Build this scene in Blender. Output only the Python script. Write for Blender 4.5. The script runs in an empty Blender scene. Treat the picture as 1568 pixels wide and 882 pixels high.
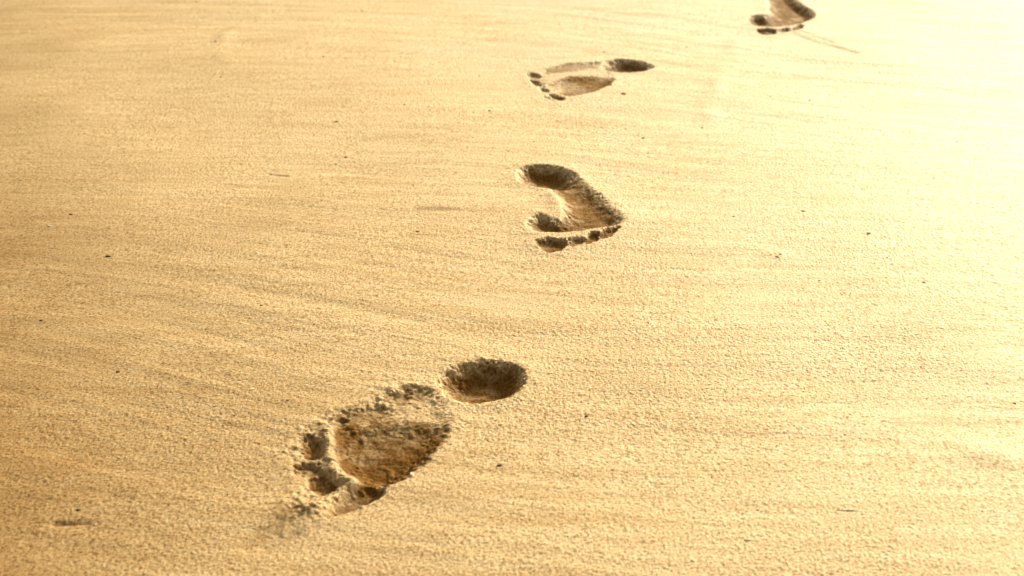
import bpy, math, numpy as np
from mathutils import Vector
rng=np.random.default_rng(7)
H=0.55; F=2000.0; P=math.radians(26.1)
# ---- survey: photo measurements -> metric ground coordinates (metres on the beach) ----
def W(p):
    a=(p[0]-784)/F; b=(441-p[1])/F
    dy=math.cos(P)+b*math.sin(P); dz=-math.sin(P)+b*math.cos(P)
    t=H/-dz
    return (a*t,dy*t)
PX={
'A_heel':[(672,588),(682,570),(708,558),(742,555),(775,558),(798,570),(800,588),(784,603),(755,612),(718,615),(688,606)],
'A_all':[(452,668),(480,648),(512,636),(560,618),(610,600),(655,596),(676,612),(690,640),(672,668),(655,700),(620,725),(588,748),(570,768),(520,785),(455,800),(444,770),(452,730),(448,700)],
'A_ball':[(508,664),(522,646),(575,643),(630,643),(684,652),(664,690),(634,720),(594,742),(560,738),(528,722),(512,694)],
'A_toe1':[(512,758),(536,742),(575,736),(588,756),(552,777),(511,789),(504,774)],
'A_toe2':[(470,728),(492,720),(514,733),(512,748),(488,754),(470,742)],
'A_toe3':[(450,710),(475,702),(492,710),(486,722),(458,724)],
'A_toe4':[(458,666),(480,660),(498,682),(493,698),(464,696)],
'A_side':[(575,614),(592,600),(630,592),(662,598),(625,613)],
'A_side2':[(505,648),(515,632),(560,620),(605,622),(572,646),(518,656)],
'B_heel':[(793,272),(800,260),(828,256),(858,260),(880,270),(882,284),(862,291),(830,291),(802,284)],
'B_sole':[(850,264),(880,272),(905,292),(930,315),(954,337),(948,348),(915,354),(880,359),(845,360),(817,357),(808,346),(822,333),(845,341),(860,339),(864,326),(856,308),(840,290)],
'B_toe1':[(819,374),(838,369),(864,372),(868,381),(858,388),(840,390),(828,384)],
'B_toe2':[(867,376),(880,367),(893,368),(892,377),(876,381)],
'B_toe3':[(892,371),(904,361),(918,362),(915,372),(898,378)],
'B_toe4':[(917,364),(932,353),(950,353),(938,365),(921,370)],
'C_heel':[(920,101),(930,93),(955,90),(980,93),(999,101),(985,108),(955,111),(932,108)],
'C_all':[(811,118),(832,107),(870,99),(916,97),(932,106),(936,124),(928,134),(896,146),(862,152),(830,140),(812,128)],
'C_ball':[(846,128),(862,119),(895,117),(936,121),(928,134),(895,144),(868,147),(850,139)],
'C_side':[(832,108),(870,98),(914,96),(918,103),(880,108),(840,113)],
'C_toe1':[(838,145),(852,146),(868,152),(854,155)],
'C_toe2':[(824,132),(838,135),(842,141),(828,140)],
'C_toe3':[(812,123),(826,124),(832,130),(818,131)],
'C_toe4':[(808,112),(822,112),(828,118),(812,120)],
'D_heel':[(1140,-38),(1150,-46),(1175,-48),(1200,-44),(1208,-34),(1195,-26),(1165,-25),(1145,-30)],
'D_sole':[(1170,-38),(1206,-20),(1225,-2),(1246,12),(1242,24),(1215,33),(1188,37),(1160,36),(1147,29),(1152,20),(1174,18),(1178,8),(1174,-8),(1160,-26)],
'D_toe1':[(1158,42),(1176,40),(1190,43),(1184,49),(1168,49)],
'D_toe2':[(1191,42),(1205,38),(1211,41),(1198,47)],
'D_toe3':[(1212,38),(1226,33),(1231,36),(1218,42)],
}
# comp: name -> (depth, wall width, painted darkness for damp pressed sand and shade, floor tilt towards the toes)
COMP={'A_heel':(.0150,.026,.92,.0),'A_all':(.0020,.018,.15,0),'A_ball':(.0105,.026,.95,1.),'A_toe1':(.0080,.010,1.,.5),'A_toe2':(.0060,.010,.9,.5),
'A_toe3':(.0045,.008,.75,0),'A_toe4':(.0060,.010,.85,0),'A_side':(.0020,.014,.6,0),'A_side2':(.0025,.013,.65,0),
'B_heel':(.0140,.026,.95,0),'B_sole':(.0075,.026,.92,1.),'B_toe1':(.0055,.009,.95,.5),'B_toe2':(.004,.007,.95,0),'B_toe3':(.004,.007,.95,0),'B_toe4':(.004,.007,.9,0),
'C_heel':(.013,.025,.95,0),'C_all':(.0010,.014,.12,0),'C_ball':(.0055,.022,.85,.8),'C_side':(.0018,.010,.6,0),'C_toe1':(.0045,.008,.85,0),'C_toe2':(.004,.008,.7,0),'C_toe3':(.004,.007,.75,0),'C_toe4':(.004,.007,.6,0),
'D_heel':(.013,.025,1.,0),'D_sole':(.012,.022,1.,.8),'D_toe1':(.005,.007,.9,0),'D_toe2':(.004,.006,.85,0),'D_toe3':(.004,.006,.85,0)}
# ---- grid ----
def grow(start,step,end,g):
    out=[];x=start;s=step
    while x<end:
        s*=g; x+=s; out.append(x)
    return out
def axis(segs,g=1.07,far=300.):
    pts=[]
    for a,b,s in segs:
        n=int(round((b-a)/s)); pts+=list(a+(b-a)*np.arange(n)/n)
    pts.append(segs[-1][1])
    hi=grow(segs[-1][1],segs[-1][2],far,g)
    lo=grow(-segs[0][0],segs[0][2],far,g)
    return np.array([-v for v in lo[::-1]]+pts+hi)
X=axis([(-1.0,-.48,.0020),(-.48,.42,.0010),(.42,1.05,.0020)])
Y=axis([(.64,1.08,.0011),(1.08,1.65,.0018),(1.65,2.5,.0028)])
NX,NY=len(X),len(Y)
gx,gy=np.meshgrid(X,Y)
def noise(x,y,seed):
    r=np.random.default_rng(seed); T=r.random((256,256)).astype(np.float32)*2-1
    ix=np.floor(x).astype(np.int64); iy=np.floor(y).astype(np.int64)
    fx=x-ix; fy=y-iy; fx=fx*fx*(3-2*fx); fy=fy*fy*(3-2*fy)
    a=T[ix&255,iy&255];b=T[(ix+1)&255,iy&255];c=T[ix&255,(iy+1)&255];d=T[(ix+1)&255,(iy+1)&255]
    return (a*(1-fx)+b*fx)*(1-fy)+(c*(1-fx)+d*fx)*fy
near=np.exp(-((np.maximum(np.abs(gx)-1.6,0))/1.5)**2)*np.exp(-((np.maximum(np.abs(gy-1.6)-1.6,0))/1.5)**2)
gz=-.02*np.clip(gx,-2.,2.)**2+.0035*noise(gx*3.1+4,gy*3.1+9,1)+.0013*noise(gx*7+1,gy*8,2)
# backwash streaks
wob0=.06*noise(gx*2.0,gy*2.0,3)
u=gx*.97-gy*.24; v=gy*.97+gx*.24+wob0
st=.0006*noise(u*4,v*30,4)+.00028*noise(u*8,v*90,5)+.00014*noise(u*18,v*230,6)
amp=.15+.85*np.clip(.34+1.1*noise(gx*2.2+3,gy*2.2,7)+.5*(gy-1.1)-.1*gx,0,1)
gz+=st*amp*near
rough=np.clip(.5+.5*noise(gx*4,gy*4,14)+.5*gx+.4*(1-gy),.12,1.2)
gz+=rough*(.00012*noise(gx*60,gy*60,8)+.00008*noise(gx*150,gy*150,9)+.00008*noise(gx*310,gy*310,10))*near
damp_shade=np.zeros_like(gz)  # darkening mask: damp pressed sand together with painted shade
def polydist(x,y,pl,closed):
    pl=np.array(pl); n=len(pl); best=np.full(x.shape,1e9); ins=np.zeros(x.shape,bool)
    for i in range(n if closed else n-1):
        a=pl[i]; b=pl[(i+1)%n]; d=b-a
        t=np.clip(((x-a[0])*d[0]+(y-a[1])*d[1])/(d@d+1e-12),0,1)
        best=np.minimum(best,(x-a[0]-t*d[0])**2+(y-a[1]-t*d[1])**2)
        if closed:
            c=((a[1]>y)!=(b[1]>y))
            xi=a[0]+(y-a[1])*d[0]/(d[1] if abs(d[1])>1e-12 else 1e-12)
            ins^=c&(x<xi)
    r=np.sqrt(best)
    return np.where(ins,-r,r) if closed else r
def crom(pl,k=4,closed=True):
    pl=np.array(pl); n=len(pl); o=[]
    for i in range(n if closed else n-1):
        if closed: p0,p1,p2,p3=pl[i-1],pl[i],pl[(i+1)%n],pl[(i+2)%n]
        else: p0,p1,p2,p3=pl[max(i-1,0)],pl[i],pl[i+1],pl[min(i+2,n-1)]
        for j in range(k):
            t=j/k
            o.append(.5*((2*p1)+(-p0+p2)*t+(2*p0-5*p1+4*p2-p3)*t*t+(-p0+3*p1-3*p2+p3)*t**3))
    if not closed:o.append(pl[-1])
    return np.array(o)
def window(pts,pad):
    pts=np.array(pts); x0,y0=pts.min(0)-pad; x1,y1=pts.max(0)+pad
    i0,i1=np.searchsorted(X,[x0,x1]); j0,j1=np.searchsorted(Y,[y0,y1])
    return slice(j0,j1),slice(i0,i1)
def groove(px,hgt,sig,dmp_shade=0):
    pl=crom([W(p) for p in px],5,False); s=window(pl,.06)
    d=polydist(gx[s],gy[s],pl,False)
    dn=d+.002*noise(gx[s]*50,gy[s]*50,11)
    e=np.exp(-(dn/sig)**2)*np.clip(.75+.6*noise(gx[s]*25,gy[s]*25,13),.1,1.3)
    gz[s]+=hgt*e; damp_shade[s]=np.maximum(damp_shade[s],dmp_shade*e)
groove([(1198,44),(1240,56),(1310,76)],-.0016,.005,.8)
groove([(1205,42),(1262,66)],-.0016,.005,.8)
groove([(1222,42),(1275,60)],-.001,.004,.6)
groove([(345,95),(338,70),(352,45),(400,25)],.0016,.014)
groove([(1085,190),(1092,150),(1112,95),(1130,60)],.0014,.016)
groove([(1400,690),(1480,684),(1560,700)],.002,.02)
groove([(1080,385),(1140,382),(1190,392)],.0012,.012)
groove([(640,322),(700,325),(760,330)],-.0008,.006,.35)
groove([(385,832),(425,800),(455,765)],-.002,.008,.55)
groove([(412,840),(450,820)],-.0015,.005,.5)
groove([(430,760),(446,735),(452,700)],-.001,.006,.35)
groove([(85,800),(135,800)],-.0012,.003,.4)
groove([(412,264),(438,267)],-.001,.003,.5)
cellid=np.zeros((NY-1,NX-1),np.int8)
feet={}
for k in PX: feet.setdefault(k[0],[]).append(k)
def sstep(t):
    t=np.clip(t,0,1); return t*t*(3-2*t)
for fi,(f,keys) in enumerate(sorted(feet.items())):
    allp=[W(p) for k in keys for p in PX[k]]
    s=window(allp,.07); x=gx[s];y=gy[s]
    wob=.0015*noise(x*110,y*110,21)+.0014*noise(x*260,y*260,22)+.0014*noise(x*500,y*500,28)
    hole=np.zeros_like(x); dm=np.full(x.shape,1e9); dmp_shade=np.zeros_like(x)
    for k in keys:
        dep,wd,dk,tilt=COMP[k]
        pl=crom([W(p) for p in PX[k]])
        d=polydist(x,y,pl,True)
        toe='toe' in k; small=toe or 'side' in k or 'all' in k
        dd=d+wob*(.9 if toe else 1. if small else .7)
        prof=sstep((-dd+(.002 if toe else .004))/wd)**(.8)
        y0,y1=pl[:,1].min(),pl[:,1].max()
        ty=np.clip((y1-y)/(y1-y0),0,1)
        h=-dep*prof*((1-.6*tilt)+.9*tilt*ty)
        hole=-np.log(np.exp(-hole*700)+np.exp(-h*700)-1)/700
        dk2=dk*np.clip(1+.45*noise(x*45,y*45,29)*(1 if small else .4)+.25*noise(x*160,y*160,31),0,1.3)
        ew=.005 if toe else .006 if small else .014
        if 'side' in k: ew=.011
        dmp_shade=np.maximum(dmp_shade,dk2*sstep((-(d+wob*(3.2 if 'side' in k else 1.3 if toe else 2.1))+(.0022 if toe else .0045))/ew))
        dm=np.minimum(dm,d)
    dr=dm+wob*1.5
    k_r=.8 if f in 'AB' else .5
    rim=k_r*(.0012*np.exp(-(np.maximum(dr,0)/.018)**2)+(.0001+.0004*noise(x*35,y*35,23))*np.exp(-((dr-.004)/.006)**2))
    rim*=np.clip(1+hole/.004,0,1)
    edge=np.exp(-(dr/.006)**2)
    cr=edge*(.30 if f=='A' else .12)+(.24 if f=='A' else .15)*np.clip(-dr/.006,0,1)
    clod=np.maximum(noise(x*120,y*120,33)-.5,0)*(.004 if f=='A' else .002)*np.exp(-(np.maximum(dr,0)/.014)**2)*np.clip(.4+noise(x*22,y*22,34),0,1)
    if f=='A':
        for q,r,a in (((475,775),.018,1.1),((458,690),.013,.6),((497,738),.014,.6),((520,640),.014,.6),((600,605),.022,.6)):
            c=W(q); cr=cr+a*np.exp(-(((x-c[0])**2+(y-c[1])**2)/r**2))
        pl=crom([W(p) for p in [(502,655),(504,695),(516,722),(540,738),(514,760),(472,784)]],5,False)
        d=polydist(x,y,pl,False); e=np.exp(-((d+wob)/.0052)**2); hole+=.0035*e; dmp_shade*=(1-.95*e)
        c=W((470,778)); e=np.exp(-(((x-c[0])**2+(y-c[1])**2)/.018**2)); hole+=.004*e; dmp_shade*=(1-.9*e)
    if f=='B':
        pl=crom([W(p) for p in [(844,302),(854,322),(842,336)]],5,False)
        d=polydist(x,y,pl,False); hole+=.0012*np.exp(-(d/.01)**2)
    if f=='C':
        for q in ((822,128),(842,150)):
            c=W(q); cr=cr+.8*np.exp(-(((x-c[0])**2+(y-c[1])**2)/.016**2))
    gz[s]+=hole+rim+clod+cr*(.0010*noise(x*170,y*170,24)+.0009*noise(x*340,y*340,25)+.0012*noise(x*80,y*80,26))
    damp_shade[s]=np.maximum(damp_shade[s],dmp_shade)
    m=(dm<.014+.004*noise(x*30,y*30,27))
    cm=m[:-1,:-1]&m[1:,1:]&m[:-1,1:]&m[1:,:-1]
    sub=cellid[s[0].start:s[0].stop-1,s[1].start:s[1].stop-1]; sub[cm]=fi+1
# grains
g=rng.standard_normal(gz.shape).astype(np.float32)
g=(g+.3*(np.roll(g,1,0)+np.roll(g,-1,0)+np.roll(g,1,1)+np.roll(g,-1,1)))/1.17
gz+=g*.00013*np.clip(.75+.35*noise(gx*9,gy*9,12)+.35*np.clip(1.-gy,-1,1)+.15*gx,.3,1.5)*(1-.3*damp_shade)
co=np.stack([gx,gy,gz],-1).reshape(-1,3); dflat=damp_shade.reshape(-1).astype(np.float32)
idx=np.arange(NX*NY).reshape(NY,NX)
quads=np.stack([idx[:-1,:-1],idx[:-1,1:],idx[1:,1:],idx[1:,:-1]],-1)
def build(name,sel,mat,origin=(0,0,0)):
    q=quads[sel]; used,inv=np.unique(q.ravel(),return_inverse=True)
    c=co[used]-np.array(origin)
    me=bpy.data.meshes.new(name); n=len(q)
    me.vertices.add(len(used)); me.vertices.foreach_set('co',c.astype(np.float32).ravel())
    me.loops.add(n*4); me.loops.foreach_set('vertex_index',inv.ravel().astype(np.int32))
    me.polygons.add(n); me.polygons.foreach_set('loop_start',np.arange(n,dtype=np.int32)*4)
    me.update(calc_edges=True); me.shade_flat()
    at=me.attributes.new('pressed_damp_shade','FLOAT','POINT'); at.data.foreach_set('value',dflat[used])
    me.materials.append(mat)
    ob=bpy.data.objects.new(name,me); bpy.context.scene.collection.objects.link(ob); ob.location=origin
    return ob
# ---- materials ----
def sandmat():
    m=bpy.data.materials.new("sand"); m.use_nodes=True; nt=m.node_tree; N=nt.nodes; L=nt.links
    bs=N['Principled BSDF']
    geo=N.new('ShaderNodeNewGeometry')
    def nz(sc,det=2,rough=.6,vec=None):
        n=N.new('ShaderNodeTexNoise'); n.inputs['Scale'].default_value=sc; n.inputs['Detail'].default_value=det; n.inputs['Roughness'].default_value=rough
        L.new(vec or geo.outputs['Position'],n.inputs['Vector']); return n.outputs['Fac']
    def ramp(fac,stops):
        r=N.new('ShaderNodeValToRGB'); L.new(fac,r.inputs['Fac']); e=r.color_ramp.elements
        while len(e)<len(stops): e.new(.5)
        for i,(p,c) in enumerate(stops): e[i].position=p; e[i].color=(*c,1)
        return r.outputs['Color']
    def mix(mode,fac,a,b):
        x=N.new('ShaderNodeMix'); x.data_type='RGBA'; x.blend_type=mode
        for s,val in ((x.inputs[0],fac),(x.inputs[6],a),(x.inputs[7],b)):
            if hasattr(val,'links'): L.new(val,s)
            else: s.default_value=val
        return x.outputs[2]
    def ma(op,a,b,c=None):
        x=N.new('ShaderNodeMath'); x.operation=op
        for i,val in enumerate((a,b,c)):
            if val is None: continue
            if hasattr(val,'links'): L.new(val,x.inputs[i])
            else: x.inputs[i].default_value=val
        return x.outputs[0]
    grain=ramp(nz(450,3,.8),[(.36,(.28,.19,.09)),(.44,(.70,.57,.38)),(.52,(.92,.83,.65)),(.61,(1.,.98,.90))])
    spk=ramp(nz(230,2,.6),[(.29,(.42,.35,.22)),(.38,(1,1,1))])
    c=mix('MULTIPLY',.75,grain,spk)
    # faint streaks of darker mineral grains left by the backwash
    mpn=N.new('ShaderNodeMapping'); mpn.inputs['Rotation'].default_value=(0,0,math.radians(14)); mpn.inputs['Scale'].default_value=(8,65,1)
    L.new(geo.outputs['Position'],mpn.inputs['Vector'])
    c=mix('MULTIPLY',1.,c,ramp(nz(1.,4,.65,mpn.outputs[0]),[(.3,(.84,.78,.67)),(.6,(1,1,1))]))
    # glow at far right and dimmer lower left, painted into the base colour
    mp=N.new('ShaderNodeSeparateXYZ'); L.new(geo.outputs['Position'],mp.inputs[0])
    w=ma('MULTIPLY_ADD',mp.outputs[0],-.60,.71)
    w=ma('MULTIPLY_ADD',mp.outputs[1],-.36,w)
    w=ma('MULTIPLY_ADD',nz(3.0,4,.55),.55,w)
    glow_ramp=ramp(w,[(0.08,(1,1,1)),(.36,(.96,.91,.77)),(.64,(.85,.76,.58)),(1.05,(.47,.345,.18))])
    c=mix('MULTIPLY',1.,c,glow_ramp)
    at=N.new('ShaderNodeAttribute'); at.attribute_name='pressed_damp_shade'; dm=ma('MINIMUM',at.outputs['Fac'],1.)
    c=mix('MIX',dm,c,mix('MULTIPLY',1.,c,(.33,.225,.095,1)))  # base colour darkened in the prints: damp sand plus painted shadow
    L.new(c,bs.inputs['Base Color'])
    bs.inputs['Roughness'].default_value=.66; L.new(ma('MULTIPLY_ADD',dm,-.38,.42),bs.inputs['Specular IOR Level'])
    bs.inputs['Specular Tint'].default_value=(1,.9,.68,1)
    bp=N.new('ShaderNodeBump'); bp.inputs['Strength'].default_value=.35; bp.inputs['Distance'].default_value=.0005
    L.new(nz(1000,3,.7),bp.inputs['Height']); L.new(bp.outputs[0],bs.inputs['Normal'])
    return m
def plain(name,c1,c2):
    m=bpy.data.materials.new(name); m.use_nodes=True; N=m.node_tree.nodes; L=m.node_tree.links
    n=N.new('ShaderNodeTexNoise'); n.inputs['Scale'].default_value=300; g=N.new('ShaderNodeNewGeometry'); L.new(g.outputs['Position'],n.inputs['Vector'])
    r=N.new('ShaderNodeValToRGB'); r.color_ramp.elements[0].color=(*c1,1); r.color_ramp.elements[1].color=(*c2,1); r.color_ramp.elements[0].position=.35; r.color_ramp.elements[1].position=.65
    L.new(n.outputs['Fac'],r.inputs['Fac']); L.new(r.outputs[0],N['Principled BSDF'].inputs['Base Color']); N['Principled BSDF'].inputs['Roughness'].default_value=.7
    return m
sm=sandmat()
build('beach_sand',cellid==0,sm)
for i,(f,keys) in enumerate(sorted(feet.items())):
    pts=np.array([W(p) for k in keys for p in PX[k]]); c=pts.mean(0)
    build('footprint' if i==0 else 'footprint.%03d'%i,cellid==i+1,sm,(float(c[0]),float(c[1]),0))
# ---- small debris ----
def ground(x,y):
    i=np.clip(np.searchsorted(X,x),0,NX-1); j=np.clip(np.searchsorted(Y,y),0,NY-1); return gz[j,i]
import bmesh
def bits(name,items,mat):
    bm=bmesh.new()
    for (x,y,r,el,an) in items:
        ret=bmesh.ops.create_icosphere(bm,subdivisions=2 if r>.001 else 1,radius=1)
        ca,sa=math.cos(an),math.sin(an); z=ground(x,y); s3=rng.uniform(-.35,.35,3)
        for vv in ret['verts']:
            p=vv.co; k=1+s3[0]*p.x*p.y+s3[1]*math.sin(3*p.y+s3[2]*9)*.6+rng.uniform(-.08,.08)
            a=p.x*r*el*k; b_=p.y*r*k; c_=p.z*r*.5*k
            vv.co=(x+a*ca-b_*sa,y+a*sa+b_*ca,z+c_)
    me=bpy.data.meshes.new(name); bm.to_mesh(me); bm.free(); me.materials.append(mat)
    ob=bpy.data.objects.new(name,me); bpy.context.scene.collection.objects.link(ob); return ob
dark=[(165,387,3),(1330,357,3),(180,563,2.5),(898,636,2.5),(765,712,3),(62,483,2),(515,185,2),(750,171,2),(955,145,3),(985,212,2),(1240,150,1.5),(1180,145,1.5),(1415,430,2),(1075,195,1.5),(440,610,2),(776,600,3),(640,357,2),(530,240,2),(400,465,1.5),(1195,392,1.5),(1230,325,2),(120,778,3),(1555,612,2),(108,322,2),(1160,780,1.5)]
it=[]
for a,b,s in dark:
    x,y=W((a,b)); ppm=1850*(b+538)/1123; it.append((x,y,s*1.15/ppm,rng.uniform(1,1.6),rng.uniform(-.5,.5)))
for _ in range(200):
    x=rng.uniform(-.95,1.0);y=rng.uniform(.66,2.45); it.append((x,y,rng.uniform(.0005,.0009)*(.7+.3*y),rng.uniform(1,2.),rng.uniform(-.6,.4)))
bits('pebbles',it,plain('pebble',(.07,.038,.014),(.2,.11,.045)))
it=[]
for a,b,s in [(385,592,4),(250,583,3),(75,340,3),(1145,827,4),(1190,395,2),(640,330,2),(620,160,2)]:
    x,y=W((a,b)); ppm=1850*(b+538)/1123; it.append((x,y,s*.8/ppm,rng.uniform(1.2,2),rng.uniform(-.5,.5)))
bits('shell_fragments',it,plain('shell',(.7,.6,.42),(.9,.84,.68)))
it=[]
for a,b,l,an in [(1297,782,44,-.06),(425,266,22,-.15),(105,798,40,.05),(118,790,26,-.5),(98,802,24,.5),(655,688,20,.9)]:
    x,y=W((a,b)); ppm=1850*(b+538)/1123; r=.0005; it.append((x,y,r,l/2/ppm/r,an))
bits('driftwood_twigs',it,plain('twig',(.16,.09,.04),(.3,.19,.08)))
# ---- light ----
sc=bpy.context.scene
EL=math.radians(24); AZ=math.radians(32)
S=Vector((math.sin(AZ)*math.cos(EL),math.cos(AZ)*math.cos(EL),math.sin(EL)))
sun=bpy.data.lights.new('sun','SUN'); sun.energy=5; sun.angle=math.radians(4); sun.color=(1,.93,.75)
so=bpy.data.objects.new('sun',sun); sc.collection.objects.link(so); so.rotation_euler=S.to_track_quat('Z','Y').to_euler(); so.location=S*5
w=bpy.data.worlds.new("World"); sc.world=w; w.use_nodes=True; N=w.node_tree.nodes; L=w.node_tree.links
sky=N.new('ShaderNodeTexSky'); sky.sky_type='NISHITA'; sky.sun_disc=False; sky.sun_elevation=EL; sky.sun_rotation=AZ
sky.dust_density=6; sky.ozone_density=.3; sky.air_density=1
mx=N.new('ShaderNodeMix'); mx.data_type='RGBA'; mx.blend_type='MULTIPLY'; mx.inputs[0].default_value=1; mx.inputs[7].default_value=(1,.80,.50,1)
L.new(sky.outputs[0],mx.inputs[6]); L.new(mx.outputs[2],N['Background'].inputs['Color']); N['Background'].inputs['Strength'].default_value=.15
# ---- camera ----
cam=bpy.data.cameras.new("camera"); c=bpy.data.objects.new("camera",cam); sc.collection.objects.link(c)
cam.sensor_width=36; cam.lens=36*F/1568; cam.clip_start=.05; cam.clip_end=1000
c.location=(0,0,H); c.rotation_euler=(math.radians(90)-P,0,0); sc.camera=c
cam.dof.use_dof=True; cam.dof.focus_distance=1.2; cam.dof.aperture_fstop=9
sc.view_settings.view_transform='Standard'; sc.view_settings.look='None'; sc.view_settings.exposure=0
